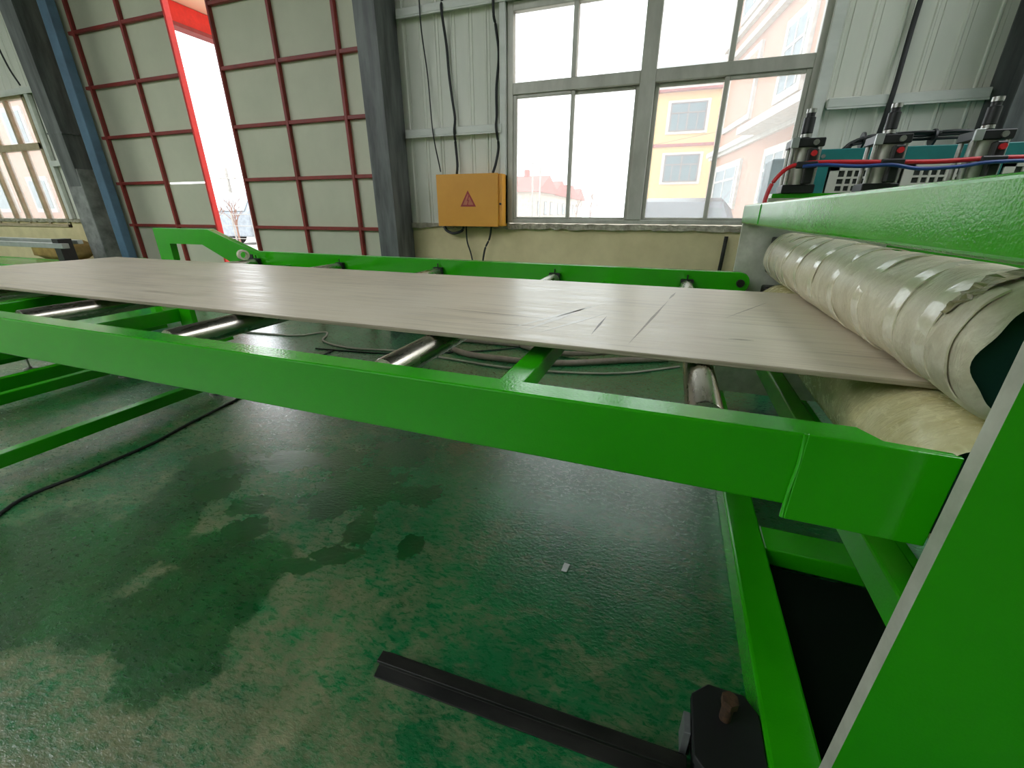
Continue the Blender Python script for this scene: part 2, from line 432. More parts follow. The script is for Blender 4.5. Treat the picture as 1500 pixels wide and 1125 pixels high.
# purlins on the wall
def purlin(k, x0, x1, z, h=.06, d=.07):
    v, f = bevel_vf(*box_vf(x0, x1, YW-d, YW-.009, z, z+h), .004, 1)
    lip = box_vf(x0, x1, YW-d, YW-d+.004, z-.012, z)
    V, F = merge((v, f), lip)
    o = obj('trim_%d' % k, V, F, 'purlin', base=((x0+x1)/2, YW, z)); o['kind'] = 'structure'; return o
purlin(1, -2.62, -1.60, 1.915); purlin(2, -2.62, 1.9, 2.86); purlin(3, .93, 1.84, 1.93); purlin(4, -8.62, -7.9, 1.84); purlin(5, -11.4, -8.1, 2.73)
t6 = box('trim_6', -1.62, -1.565, YW-.06, YW-.009, DADO+.03, 2.858, 'purlin', bev=.004, seg=1); t6['kind'] = 'structure'
t7 = box('trim_7', .84, .915, YW-.05, YW-.009, DADO+.03, 2.858, 'purlin', bev=.004, seg=1); t7['kind'] = 'structure'
t8 = box('trim_8', -8.64, -8.56, YW-.06, YW-.009, DADO+.03, 2.72, 'purlin', bev=.004, seg=1); t8['kind'] = 'structure'

# window_1: four bays, two rows
w1 = structure('window_1', (-.38, YW, 1.13), 'aluminium window with four bays beside the yellow box')
def wbar(p, x0, x1, z0, z1, y0=YW-.02, y1=YW+.05, mat='alu', name='window_frame'):
    box(name, x0, x1, y0, y1, z0, z1, mat, p, bev=.004, seg=1)
def pane(p, x0, x1, z0, z1, y=YW+.02):
    box('pane', x0, x1, y, y+.005, z0, z1, 'glass', p)
wbar(w1, -1.56, -1.505, 1.13, 2.855); wbar(w1, .795, .85, 1.13, 2.855)
wbar(w1, -1.505, .795, 2.79, 2.855); wbar(w1, -1.505, .795, 1.13, 1.165)
wbar(w1, -.412, -.292, 1.165, 2.79, YW-.03); wbar(w1, -1.505, -.412, 2.195, 2.285, YW-.025); wbar(w1, -.292, .795, 2.195, 2.285, YW-.025)
wbar(w1, -.985, -.945, 2.285, 2.79); wbar(w1, .222, .262, 2.285, 2.79)
for (a, b) in ((-1.505, -.985), (-.945, -.412), (-.292, .222), (.262, .795)): pane(w1, a, b, 2.285, 2.79)
def sash(x0, x1, z0, z1, y):
    s = .034
    wbar(w1, x0, x0+s, z0, z1, y, y+.028, name='sash_bar'); wbar(w1, x1-s, x1, z0, z1, y, y+.028, name='sash_bar')
    wbar(w1, x0+s, x1-s, z1-s*.8, z1, y, y+.028, name='sash_bar'); wbar(w1, x0+s, x1-s, z0, z0+s*.6, y, y+.028, name='sash_bar')
    pane(w1, x0+s, x1-s, z0+s*.6, z1-s*.8, y+.011)
sash(-1.505, -.945, 1.165, 2.195, YW-.012); sash(-.985, -.412, 1.165, 2.195, YW+.02)
sash(-.292, .262, 1.165, 2.195, YW+.02); sash(.222, .795, 1.165, 2.195, YW-.012)

# window_2: far left, tan frames
w2 = structure('window_2', (-9.9, YW, 1.0), 'tan framed window beyond the left column')
x0, x1 = -11.2, -8.75
for a, b in ((x0, x0+.06), (x1-.06, x1)): wbar(w2, a, b, 1.0, 2.76, mat='woodframe')
wbar(w2, x0, x1, 2.69, 2.76, mat='woodframe'); wbar(w2, x0, x1, 1.0, 1.045, mat='woodframe'); wbar(w2, x0, x1, 2.06, 2.15, mat='woodframe')
for xm in (-10.72, -10.2, -9.86, -9.3):
    wbar(w2, xm, xm+.055, 1.045, 2.06, mat='woodframe'); wbar(w2, xm, xm+.05, 2.15, 2.69, mat='woodframe')
xs = [x0+.06, -10.72, -10.2, -9.86, -9.3, x1-.06]
for i in range(5):
    a = xs[i]+(.055 if i else 0); b = xs[i+1]
    pane(w2, a, b, 1.045, 2.06); pane(w2, a, b, 2.15, 2.69)

# doors: two sheet leaves with a red grid of bars, a gap between them
def leaf(n, x0, x1, verts_x, label, slit=None, edge_left=None, edge_right=None):
    d = structure('door_%d' % n, ((x0+x1)/2, YW+.1, 0), label)
    zs = [-.02, .48, 1.045, 1.59, 2.15, 2.72, 3.30, 3.87, 4.45]
    y = YW+.1
    xs = [x0]+list(verts_x)+[x1]
    for i in range(len(xs)-1):
        for j in range(len(zs)-1):
            zt = zs[j+1]
            if slit and (i, j) == slit: zt -= .022
            box('panel', xs[i], xs[i+1], y, y+.03, zs[j], zt, 'doorpanel', d)
    for vx in verts_x: box('stile', vx-.02, vx+.02, y-.045, y, -.02, 4.45, 'redframe', d, bev=.004, seg=1)
    for j, z in enumerate(zs[1:-1]):
        for i in range(len(xs)-1):
            if slit and i == slit[0] and j == slit[1]: continue
            a = (xs[i]+.02) if i else max(xs[0], xs[1]-.10 if n == 1 else xs[0]); b = xs[i+1]-(.02 if i < len(xs)-2 else 0)
            box('bar', a, b, y-.043, y, z-.019, z+.019, 'redframe', d, bev=.004, seg=1)
    if edge_right: box('edge_stile', x1, x1+.03, y-.045, y+.03, -.02, 4.45, edge_right, d, bev=.004, seg=1)
    if edge_left: box('edge_stile', x0-.03, x0, y-.045, y+.03, -.02, 4.45, edge_left, d, bev=.004, seg=1)
    return d
leaf(1, -8.35, -5.73, (-7.39, -6.48), 'door leaf of pale panels and red bars beside the blue post', slit=(2, 2), edge_right='redbright')
leaf(2, -5.03, -2.98, (-4.215, -3.41), 'door leaf of pale panels and red bars beside the dark column', edge_left='redframe')

# roof, side walls (outside the picture)
ceil = structure('ceiling', (0, 0, 5.0))
box('roof_sheet', -16, 2.6, -.6, 4.3, 5.0, 5.05, 'roof', ceil); box('roof_sheet', 7, 9, -.6, 4.3, 5.0, 5.05, 'roof', ceil); box('roof_sheet', -16, 9, -9, -7.5, 5.0, 5.05, 'roof', ceil)  # unseen roof gap at right, opened to brighten the right wall
box('roof_sheet', -2.6, 9, -7.5, -.6, 5.0, 5.05, 'roof', ceil); box('roof_sheet', -16, -13.4, -7.5, -.6, 5.0, 5.05, 'roof', ceil)
for i in range(4): box('roof_sheet', -11.5+i*2.4, -11.1+i*2.4, -7.5, -.6, 5.0, 5.05, 'roof', ceil)   # unseen skylight bays left open between the sheets to light the shed
wl = box('wall_left', -16.2, -16, -9, 4.3, 0, 5.0, 'wall'); wl['kind'] = 'structure'
wf = box('wall_front', -16, 9, -9.2, -9, 0, 5.0, 'wall'); wf['kind'] = 'structure'
wr = box('wall_right', 9, 9.2, -9, 4.3, 0, 5.0, 'wall'); wr['kind'] = 'structure'

# ------------------------------------------------------------------ columns
def hcolumn(name, x0, x1, yf_bot, yf_top, yb, label, z1=5.0, mat='colgrey'):
    o = thing(name, ((x0+x1)/2, yb, 0), label, 'column')
    t = .012; xm = (x0+x1)/2
    prism('front_flange', [(yf_bot, 0), (yf_bot+t, 0), (yf_top+t, z1), (yf_top, z1)], 'x', x0, x1, mat, o)
    box('rear_flange', x0, x1, yb-t, yb, 0, z1, mat, o)
    prism('web', [(yf_bot+t, 0), (yb-t, 0), (yb-t, z1), (yf_top+t, z1)], 'x', xm-.006, xm+.006, mat, o)
    prism('side_cover', [(yf_bot+t, 0), (yb-t, 0), (yb-t, z1), (yf_top+t, z1)], 'x', x1-.008, x1-.001, mat, o)
    return o
hcolumn('steel_column', -2.87, -2.65, 3.88, 3.84, 4.18, 'dark weathered steel column between the doors and the yellow box')
lc = hcolumn('steel_column', -7.80, -7.52, 3.90, 3.77, 4.18, 'big tapered grey steel column standing left of the blue post')
box('gusset', -7.82, -7.50, 3.84, 4.15, 2.15, 2.17, 'colgrey', lc); box('foot_sleeve', -7.815, -7.505, 3.86, 4.19, 0, 1.75, 'colbase', lc, bev=.01)
hcolumn('steel_column', 1.84, 2.05, 3.88, 3.84, 4.18, 'dark steel column behind the teal cabinet on the right')
bp = thing('door_post', (-7.16, 3.95, 0), 'blue steel post running up beside the left door leaf', 'post')
box('post_tube', -7.24, -7.08, 3.90, 4.0, 0.02, 4.99, 'bluepost', bp, bev=.008)
box('post_foot', -7.27, -7.05, 3.87, 4.03, 0, .02, 'bluepost', bp)

# ================================================================== ROLLER CONVEYOR
G = 'green'
conv = thing('roller_conveyor', (-2, 1.75, 0), 'long green steel roller conveyor carrying the grey board', 'conveyor')
RT = .92                                    # rail top, near side
near = prism('side_rail', [(-7.0, .655), (.399, .655), (.399, .668), (.318, .668), (.303, .713), (-7.0, .713)], 'z', RT-.125, RT, G, conv, bev=.004)
prism('end_plate', [(.222, RT-.146), (.40, RT-.146), (.40, RT+.002), (.222, RT+.004)], 'y', .647, .6545, G, near, bev=.002)
tube('weld_bead', [(.221, .6515, RT-.145), (.2205, .651, RT-.09), (.2225, .651, RT-.05), (.221, .6515, RT+.003)], .004, G, near, seg=6, n=3)
FT = .905                                   # rail top, far side
far = prism('side_rail', [(-4.58, .80), (-4.40, .80), (-4.40, .955), (-3.965, .955), (-3.60, FT-.125), (.40, FT-.125), (.43, FT-.115), (.448, FT-.09), (.455, FT-.06), (.448, FT-.03), (.43, FT-.008), (.40, FT), (-3.36, FT), (-3.86, 1.085), (-4.58, 1.085)],
            'y', 2.78, 2.84, G, conv, bev=.005)
cyl('pivot_bolt', (.405, 2.762, FT-.06), (.405, 2.79, FT-.06), .022, 'darksteel', far, 14)
box('upright', -4.58, -4.40, 2.785, 2.835, .06, .80, G, far)
RX = (-2.45, -1.57, -.70, .117)
RR, RTOP = .04, .852
rmesh = None
for i, x in enumerate((-3.33,)+RX):
    r = lathe('roller', (x, .90, RTOP-RR), (x, 2.74, RTOP-RR), [(0, RR-.006), (.0, RR-.002), (.004, RR), (1.836, RR), (1.84, RR-.002), (1.84, RR-.006)], 'roller', conv, 36)
    cyl('shaft', (x, .712, RTOP-RR), (x, 2.78, RTOP-RR), .0125, 'steel', r, 12)
    for y0, y1 in ((.712, .735), (2.748, 2.779)):
        box('bearing_block', x-.036, x+.036, y0, y1, RTOP-RR-.035, RTOP-RR+.043, 'black', r, bev=.004, seg=1)
        cyl('set_screw', (x, (y0+y1)/2, RTOP+.003), (x, (y0+y1)/2, RTOP+.03), .004, 'darksteel', r, 8)
for x in (-.345, -3.0):
    box('crossbar', x-.036, x+.032, .712, 2.785, .757, .817, G, conv, bev=.005)
# legs and floor tubes towards the left
def leg(x, y): box('leg', x-.04, x+.04, y-.03, y+.03, .08, .79, G, conv, bev=.005)
for x in (-2.97, -4.25): leg(x, .684)
for x, z0, z1, w in ((-2.97, .055, .125, .06), (-3.985, .055, .125, .06), (-4.27, .06, .15, .06), (-4.93, .09, .17, .07)):
    box('floor_tube', x-w/2, x+w/2, .3 if x > -4.5 else .5, 2.84 if x < -3 else 1.95, z0, z1, G, conv, bev=.005)
    for y in (.55, 1.74, 2.7) if x < -4.5 else (.4, 1.9):
        f = lathe('foot', (x, y, 0), (x, y, 1), [(0, .045), (.006, .045), (.014, .016), (.03, .009), (z0+.005, .009)], 'steel', conv, 16)
box('leg', -4.97, -4.89, 2.77, 2.84, .17, .8, G, conv, bev=.005)
box('tie_beam', -4.86, -4.56, 1.3, 2.80, .20, .33, G, conv, bev=.006)
box('tie_beam', -6.95, -6.75, 1.5, 2.78, .20, .33, G, conv, bev=.006)
box('cable_clip', -3.46, -3.38, 2.775, 2.80, FT-.075, FT-.02, 'black', conv)
coil = thing('tape_roll', (-3.33, 2.65, .852), 'pale roll of tape lying by the far rail under the bent end', 'tape')
lathe('roll_ring', (-3.355, 2.66, .893), (-3.305, 2.64, .893), [(0, .026), (.0, .041), (.05, .041), (.05, .026), (0, .026)], 'tape', coil, 28, cap=False)

# ------------------------------------------------------------------ the board
bz1, bz0 = .868, .8555
bd = thing('fibre_board', (-1.95, 1.78, bz0), 'long pale grey board lying on the rollers and entering the press', 'board')
def board():
    n = 60; V, F = [], []
    xa, xb = -4.42, .64
    for i in range(n+1):
        x = xa+(xb-xa)*i/n
        for y, z in ((1.145, bz0), (1.145, bz1-.002), (1.147, bz1), (2.343, bz1), (2.345, bz1-.002), (2.345, bz0)):
            V.append((x, y, z))
    for i in range(n):
        for k in range(6):
            F.append((i*6+k, i*6+(k+1) % 6, i*6+6+(k+1) % 6, i*6+6+k))
    F += [(0, 1, 2, 3, 4, 5), tuple(range(n*6+5, n*6-1, -1))]
    fm = [0 if (len(f) == 4 and k % 6 == 2) else 1 for k, f in enumerate(F)]
    fm[-1] = fm[-2] = 1
    return obj('panel', V, F, None, bd, mats=['board', 'boardedge'], fmat=fm)
board()
box('lower_ply', -4.42, .64, 1.15, 2.34, bz0-.003, bz0, 'boardedge', bd)
def scuff(p, q, w, mat):
    p, q = Vector(p), Vector(q); s = (q-p).cross(Vector((0, 0, 1))).normalized()*w/2; m_ = (p+q)/2
    z = Vector((0, 0, bz1+.0004))
    V = [p+z, m_+s+z, q+z, m_-s+z]; V = V+[v-Vector((0, 0, .0003)) for v in V]
    obj('scuff', V, [(0, 3, 2, 1), (4, 5, 6, 7), (0, 1, 5, 4), (1, 2, 6, 5), (2, 3, 7, 6), (3, 0, 4, 7)], mat, bd)
for a, b, w, m_ in (((-.20, 1.28, 0), (-.19, 1.56, 0), .008, 'scuff'), ((-.08, 1.22, 0), (.02, 1.96, 0), .010, 'scuff2'), ((.02, 1.98, 0), (.05, 2.18, 0), .012, 'scuff2'),
                    ((-.42, 1.23, 0), (-.28, 1.71, 0), .03, 'scuff3'), ((-.50, 1.20, 0), (-.22, 1.81, 0), .022, 'scuff3'), ((-.36, 1.25, 0), (-.2, 1.6, 0), .02, 'scuff3'), ((.22, 1.68, 0), (.42, 2.06, 0), .006, 'scuff2'),
                    ((.2, 1.38, 0), (.27, 1.385, 0), .01, 'scuff2'), ((-.9, 1.47, 0), (-.4, 1.44, 0), .005, 'scuff2'), ((-.62, 1.3, 0), (-.35, 1.33, 0), .006, 'scuff2')):
    scuff(a, b, w, m_)

# ================================================================== ROLL PRESS
pr = thing('roll_press', (.95, 1.78, 0), 'green roll press with film wrapped rolls gripping the board', 'machine')
PX = .38
prof = [(PX, .11), (1.85, .11), (1.85, 1.30), (.485, 1.30), (.485, 1.166), (PX, 1.166)]
for (ya, yb, outer) in ((.587, .613, -1), (2.945, 2.975, 1)):
    v, f = prism_vf(prof, 'y', ya, yb)
    fm = []
    for q in f:
        a, b, c = (Vector(v[i]) for i in q[:3]); nrm = (b-a).cross(c-a)
        fm.append(0 if (nrm.y*outer > 0 and abs(nrm.y) > .9*nrm.length) else 1)
    obj('side_plate', v, f, None, pr, mats=[G, 'primer'], fmat=fm)
bm_ = box('top_beam', .372, .482, .50, 2.975, 1.166, 1.267, G, pr, bev=.008, seg=3)
tube('weld_seam', [(.3715, 2.40, 1.175), (.3712, 2.402, 1.22), (.3715, 2.40, 1.26)], .003, G, bm_, seg=6, n=3)
def wrapped_roll(name, zc, mat, seed):
    """film wrapped roll, slightly lumpy, with an open end showing the dark drum"""
    rnd = random.Random(seed); seg = 72; ys = [.905, .912, .93]+[.93+(2.78-.93)*i/60 for i in range(1, 60)]+[2.78, 2.80]
    ph = [rnd.uniform(0, 6.28) for _ in range(12)]
    V, F = [], []
    for k, y in enumerate(ys):
        for i in range(seg):
            a = 2*math.pi*i/seg
            w = .0022*math.sin(3*a+ph[0]+y*7)+.0012*math.sin(5*a+ph[1]-y*11)+.0010*math.sin(y*23+ph[2]+2*a)+.0008*math.sin(9*a+y*31+ph[3])
            r = .1268+w
            if k == 0: r = .108+.004*math.sin(7*a+ph[4])+.003*math.sin(4*a+ph[5])
            if k == 1: r = .122+.002*math.sin(5*a+ph[6])
            if y > 2.79: r *= .9
            V.append((0.622+r*math.cos(a), y, zc+r*math.sin(a)))
    for k in range(len(ys)-1):
        for i in range(seg):
            j = (i+1) % seg; F.append((k*seg+i, (k+1)*seg+i, (k+1)*seg+j, k*seg+j))
    o = obj(name, V, F, mat, pr, smooth=True)
    cyl('roll_end', (0.622, .925, zc), (0.622, .935, zc), .118, 'darkgreenend', o, 48)
    cyl('roll_end', (0.622, 2.785, zc), (0.622, 2.80, zc), .112, 'black', o, 48)
    cyl('journal', (0.622, .62, zc), (0.622, 2.94, zc), .035, 'darksteel', o, 24)
    return o
ZU, ZL = .9965, .7225
up = wrapped_roll('press_roll', ZU, 'wrap', 3); up['label'] = 'upper roll wrapped in wrinkled film and tape'
lo = wrapped_roll('press_roll', ZL, 'wrap2', 5); lo['label'] = 'lower roll wrapped in yellowed glossy film'
def band(parent, zc, y, w, tilt, seed, a0=0.0, a1=2*math.pi, r=.1290, mat='tape', name='tape_band'):
    rnd = random.Random(seed); seg = 60; V, F = [], []
    ph = [rnd.uniform(0, 6.28) for _ in range(4)]
    for i in range(seg+1):
        a = a0+(a1-a0)*i/seg
        yc = y+tilt*math.sin(a+ph[0]*.1)
        e = .0012*math.sin(11*a+ph[1]); r_ = r+.0010*math.sin(6*a+ph[2])
        for yy, rr_ in ((yc-w/2+e, r-.003), (yc-w/2+e, r_), (yc+w/2+e, r_), (yc+w/2+e, r-.003)):
            V.append((0.622+rr_*math.cos(a), yy, zc+rr_*math.sin(a)))
    for i in range(seg):
        for k in range(3): F.append((i*4+k, i*4+k+1, i*4+5+k, i*4+4+k))
    return shade(obj(name, V, F, mat, parent), 50)
for k, (y, w, t) in enumerate(((1.05, .05, .012), (1.20, .048, .02), (1.40, .046, .012), (1.62, .044, .016), (1.85, .046, .01), (2.08, .05, .014), (2.30, .045, .01), (2.46, .05, .012), (2.66, .05, .006))):
    band(up, ZU, y, w, t, k+1)
band(up, ZU, .975, .06, .01, 40, 2.2, 3.9, .132, 'wrap', 'loose_wrap')
def torn(y0, a0, a1, w, seed):
    rnd = random.Random(seed); n = 22; V, F = [], []
    for i in range(n+1):
        t = i/n; a = a0+(a1-a0)*t
        l = y0+.03*t+rnd.uniform(-.006, .006); h = l+w*(.35+.65*math.sin(math.pi*min(1, t*1.1+.08)))+rnd.uniform(-.008, .008)
        for yy, rr_ in ((l, .133+rnd.uniform(0, .006)), ((l+h)/2, .132+rnd.uniform(0, .004)), (h, .133+rnd.uniform(0, .007))):
            V.append((0.622+rr_*math.cos(a), yy, ZU+rr_*math.sin(a)))
    m_ = len(V); V += [(0.622+(x-0.622)*.985, y, ZU+(z-ZU)*.985) for x, y, z in V]
    for i in range(n):
        for k in range(2):
            F.append((i*3+k, i*3+k+1, i*3+4+k, i*3+3+k)); F.append((m_+i*3+3+k, m_+i*3+4+k, m_+i*3+k+1, m_+i*3+k))
    return obj('torn_flap', V, F, 'tornwrap', up)
torn(.965, 1.55, 2.75, .055, 3)
for z, h in ((ZU, .1), (ZL, .1)):
    for y0, y1 in ((.613, .70), (2.82, 2.944)):
        box('bearing_housing', .545, .72, y0, y1, z-h, z+h, 'black', pr, bev=.01)
# base beams
box('base_beam', .349, .46, .20, 3.05, 0, .11, G, pr, bev=.008)
box('base_beam', .83, .95, .50, 3.05, 0, .11, G, pr, bev=.008)
box('base_beam', 1.75, 1.86, .20, 3.05, 0, .11, G, pr, bev=.008)
box('tie_bar', .46, .83, 1.42, 1.55, .03, .10, G, pr, bev=.006); box('tie_bar', .95, 1.75, 1.42, 1.55, .03, .10, G, pr, bev=.006)
box('cross_girder', .47, .53, .614, 2.944, .50, .58, G, pr, bev=.006)
box('light_block_sheet', 1.1, 1.12, .614, 2.944, .11, 1.28, G, pr); box('shade_sheet', .462, .828, .62, 1.41, .012, .03, 'floorshade', pr)  # added sheet stops light behind the rolls; dark floor sheet paints press shade
box('cylinder_bridge', .50, 1.60, 2.955, 3.06, 1.301, 1.325, G, pr, bev=.003)
# levelling foot beside the base beam
ft = prism('levelling_foot', [(.195, .80), (.235, .838), (.318, .838), (.347, .80), (.347, .66), (.318, .62), (.235, .62), (.195, .66)], 'z', .075, .10, 'black', pr, bev=.003)
prism('foot_pad', [(.205, .79), (.235, .82), (.31, .82), (.345, .79), (.345, .67), (.31, .64), (.235, .64), (.205, .67)], 'z', 0, .075, 'black', ft)
def hexbolt(name, x, y, z0, z1, z2, parent, mat='rust', rh=.019, rs=.013):
    v1, f1 = cyl_vf((x, y, z0), (x, y, z1), rs, 16); v2, f2 = cyl_vf((x, y, z1), (x, y, z2), rh, 6)
    return obj(name, *merge((v1, f1), (v2, f2)), mat, parent)
hexbolt('foot_bolt', .268, .765, .095, .15, .172, ft)
box('foot_clamp', .178, .194, .71, .76, .0, .085, 'colgrey', ft, bev=.002)

# air cylinders on the far side of the press
for k, cx in enumerate((.615, .985, 1.375)):
    c = cyl('air_cylinder', (cx, 3.0, 1.325), (cx, 3.0, 1.56), .052, 'alubody', pr, 28)
    for a, b in ((-.062, -.05), (.062, -.05), (-.062, .05), (.062, .05)):
        cyl('tie_rod', (cx+a, 3.0+b, 1.33), (cx+a, 3.0+b, 1.57), .011, 'steel', c, 10)
    box('cylinder_foot', cx-.078, cx+.078, 2.93, 3.07, 1.325, 1.368, 'black', c, bev=.004, seg=1)
    box('cylinder_head', cx-.078, cx+.078, 2.93, 3.07, 1.55, 1.592, 'black', c, bev=.004, seg=1)
    cyl('head_bolt', (cx+.035, 2.92, 1.57), (cx+.035, 2.93, 1.57), .014, 'steel', c, 10)
    box('head_cap', cx-.08, cx-.045, 2.915, 2.931, 1.545, 1.595, 'zinc', c, bev=.002, seg=1)
    lathe('silencer', (cx-.005, 3.0, 1.59), (cx-.005, 3.0, 2), [(0, .018), (.018, .018), (.02, .022), (.03, .022), (.032, .027), (.105, .027), (.108, .02), (.128, .02), (.131, .016)], 'black', c, 14)
    cyl('silencer_cap', (cx-.005, 3.0, 1.716), (cx-.005, 3.0, 1.735), .023, 'steel', c, 14)
    cyl('silencer_ring', (cx-.005, 3.0, 1.602), (cx-.005, 3.0, 1.618), .026, 'steel', c, 14)
    box('valve_block', cx+.005, cx+.05, 2.90, 2.948, 1.37, 1.54, 'black', c, bev=.006, seg=1)
    box('valve_tee', cx-.045, cx+.055, 2.868, 2.90, 1.444, 1.476, 'black', c, bev=.006, seg=1)
    cyl('valve_button', (cx+.028, 2.885, 1.515), (cx+.028, 2.90, 1.515), .014, 'redhose', c, 12)
tube('red_hose', [(.455, 2.86, 1.255), (.458, 2.87, 1.30), (.475, 2.878, 1.37), (.52, 2.88, 1.435), (.58, 2.884, 1.462), (.7, 2.884, 1.470), (.985, 2.884, 1.462), (1.18, 2.884, 1.458), (1.375, 2.884, 1.466), (1.6, 2.884, 1.462), (1.9, 2.884, 1.44)], .011, 'redhose', pr, 10)
tube('blue_hose', [(.60, 2.872, 1.452), (.7, 2.868, 1.456), (.85, 2.868, 1.445), (.985, 2.87, 1.448), (1.1, 2.868, 1.428), (1.25, 2.868, 1.432), (1.375, 2.87, 1.448), (1.6, 2.87, 1.446), (1.9, 2.87, 1.42)], .009, 'bluehose', pr, 10)

# ================================================================== TEAL CABINET
tc = thing('vented_cabinet', (2.0, 3.6, 0), 'teal framed white cabinet with square vent grids behind the press', 'cabinet')
cy = 3.55
box('body', .84, 3.4, cy+.03, 4.05, .02, 1.55, 'cabwhite', tc)
box('top_rail', .80, 3.4, cy-.02, cy+.03, 1.515, 1.60, 'teal', tc, bev=.004, seg=1)
for x in (.80, 1.66, 2.5, 3.32): box('post', x, x+.085, cy-.018, cy+.03, .0, 1.515, 'teal', tc, bev=.004, seg=1)
box('top_sheet', .80, 3.4, cy+.03, 4.05, 1.55, 1.60, 'teal', tc)
def vent(x0, x1, z0, z1, nx, nz):
    p = box('vent_panel', x0, x1, cy+.0, cy+.03, z0, z1, 'vent', tc)
    parts = [box_vf(x0, x0+.05, cy-.012, cy, z0, z1), box_vf(x1-.03, x1, cy-.012, cy, z0, z1), box_vf(x0, x1, cy-.012, cy, z1-.03, z1), box_vf(x0, x1, cy-.012, cy, z0, z0+.03)]
    a, b = x0+.05, x1-.03; w = (b-a)/nx
    for i in range(1, nx): parts.append(box_vf(a+i*w-.006, a+i*w+.006, cy-.012, cy, z0+.03, z1-.03))
    h = (z1-z0-.06)/nz
    for j in range(1, nz): parts.append(box_vf(x0+.05, x1-.03, cy-.011, cy, z0+.03+j*h-.006, z0+.03+j*h+.006))
    obj('grid', *merge(*parts), 'cabwhite', p)
vent(.90, 1.26, .95, 1.505, 7, 12); vent(1.29, 1.655, .95, 1.505, 7, 12); vent(1.76, 2.12, .95, 1.505, 7, 12); vent(2.14, 2.5, .95, 1.505, 7, 12)
for x in (.84, 1.70):
    cyl('screw', (x, cy-.024, 1.56), (x, cy-.018, 1.56), .012, 'steel', tc, 10)
box('side_box', .565, .70, cy+.02, cy+.3, .6, 1.56, 'palebox', tc, bev=.01)
cb = thing('cable_bundle', (1.3, 3.7, 1.6), 'bundle of black wires tied along the top of the teal cabinet', 'cable')
for k in range(9):
    rnd = random.Random(k); dy = rnd.uniform(-.035, .035); dz = rnd.uniform(0, .045)
    tube('wire', [(.98+rnd.uniform(-.015, .015), 3.62+dy, 1.608), (1.02, 3.63+dy, 1.628+dz*.6), (1.15, 3.65+dy, 1.64+dz), (1.35, 3.65-dy, 1.635+dz*.9+.01), (1.55, 3.65+dy, 1.64+dz), (1.66, 3.65-dy, 1.635+dz*.7), (1.72, 3.66+dy, 1.61)], .0075, 'rubber', cb, 7, 6)
for x in (1.06, 1.42): lathe('cable_tie', (x-.006, 3.65, 1.653), (x+.006, 3.65, 1.653), [(0, .045), (.0, .048), (.012, .048), (.012, .045)], 'black', cb, 18)

# ================================================================== YELLOW BOX AND CABLES
eb = thing('distribution_box', (-1.98, YW-.1, 1.09), 'yellow steel electrical box with a warning triangle on the wall', 'electrical box')
by = YW-.17
box('body', -2.24, -1.565, by+.02, YW-.011, 1.10, 1.56, 'yellowbox', eb, bev=.006)
box('door', -2.25, -1.60, by, by+.018, 1.095, 1.565, 'yellowbox', eb, bev=.004)
cyl('lock', (-1.58, by+.005, 1.30), (-1.58, by+.02, 1.30), .01, 'darksteel', eb, 12)
def tri(name, cx, cz, s, mat, y0, y1, parent):
    return prism(name, [(cx-s, cz-s*.58), (cx+s, cz-s*.58), (cx, cz+s*1.15)], 'y', y0, y1, mat, parent)
sg = tri('warning_triangle', -1.912, 1.325, .083, 'redink', by-.002, by, eb)
tri('sign_field', -1.912, 1.325, .057, 'pinkink', by-.0035, by-.002, sg)
prism('lightning_bolt', [(-1.905, 1.375), (-1.925, 1.325), (-1.911, 1.328), (-1.921, 1.298), (-1.926, 1.300), (-1.917, 1.283), (-1.906, 1.296), (-1.912, 1.297), (-1.898, 1.338), (-1.911, 1.335), (-1.896, 1.372)], 'y', by-.005, by-.0035, 'redink', sg)

def cable(name, pts, r, mat, label, base=None, seg=7, cat='cable', group=None):
    o = tube(name, pts, r, mat, None, seg, base=base or pts[0]); return tag(o, label, cat, group)
cable('cable', [(-2.0, YW-.05, 1.10), (-1.99, YW-.06, .95), (-1.95, YW-.05, .80), (-1.9, YW-.05, .5), (-1.88, YW-.05, .02)], .008, 'rubber', 'thin black cable dropping from the middle of the yellow box')
cable('cable', [(-1.72, YW-.05, 1.10), (-1.74, YW-.06, .98), (-1.80, YW-.06, .85), (-1.83, YW-.05, .6), (-1.82, YW-.05, .02)], .010, 'rubber', 'thicker dark cable dropping from the right end of the yellow box')
cable('cable', [(-2.24, YW-.06, 1.09), (-2.22, YW-.07, 1.055), (-2.14, YW-.08, 1.025), (-2.05, YW-.07, 1.045), (-2.02, YW-.06, 1.09)], .014, 'rubber', 'short black cable looping under the yellow box')
cable('cable', [(-2.17, YW-.03, 3.6), (-2.16, YW-.03, 3.0), (-2.145, YW-.085, 2.86), (-2.14, YW-.03, 2.62), (-2.125, YW-.035, 2.4), (-2.10, YW-.04, 2.2), (-2.08, YW-.04, 2.05), (-2.07, YW-.085, 1.94), (-2.085, YW-.04, 1.82), (-2.07, YW-.05, 1.66), (-2.06, YW-.09, 1.572)], .012, 'rubber', 'black cable running down the wall into the yellow box top')
cable('cable', [(-1.655, YW-.03, 3.6), (-1.66, YW-.085, 2.86), (-1.66, YW-.03, 2.7), (-1.635, YW-.03, 2.5), (-1.66, YW-.03, 2.25), (-1.66, YW-.03, 2.05), (-1.645, YW-.085, 1.94), (-1.645, YW-.03, 1.8), (-1.66, YW-.06, 1.66), (-1.68, YW-.09, 1.572)], .012, 'rubber', 'wavy dark cable clipped beside the window frame')
cable('cable', [(-2.36, YW-.03, 3.6), (-2.36, YW-.085, 2.86), (-2.35, YW-.03, 2.4), (-2.30, YW-.085, 1.94), (-2.27, YW-.03, 1.6)], .006, 'rubber', 'thin grey cable left of the black one above the yellow box')
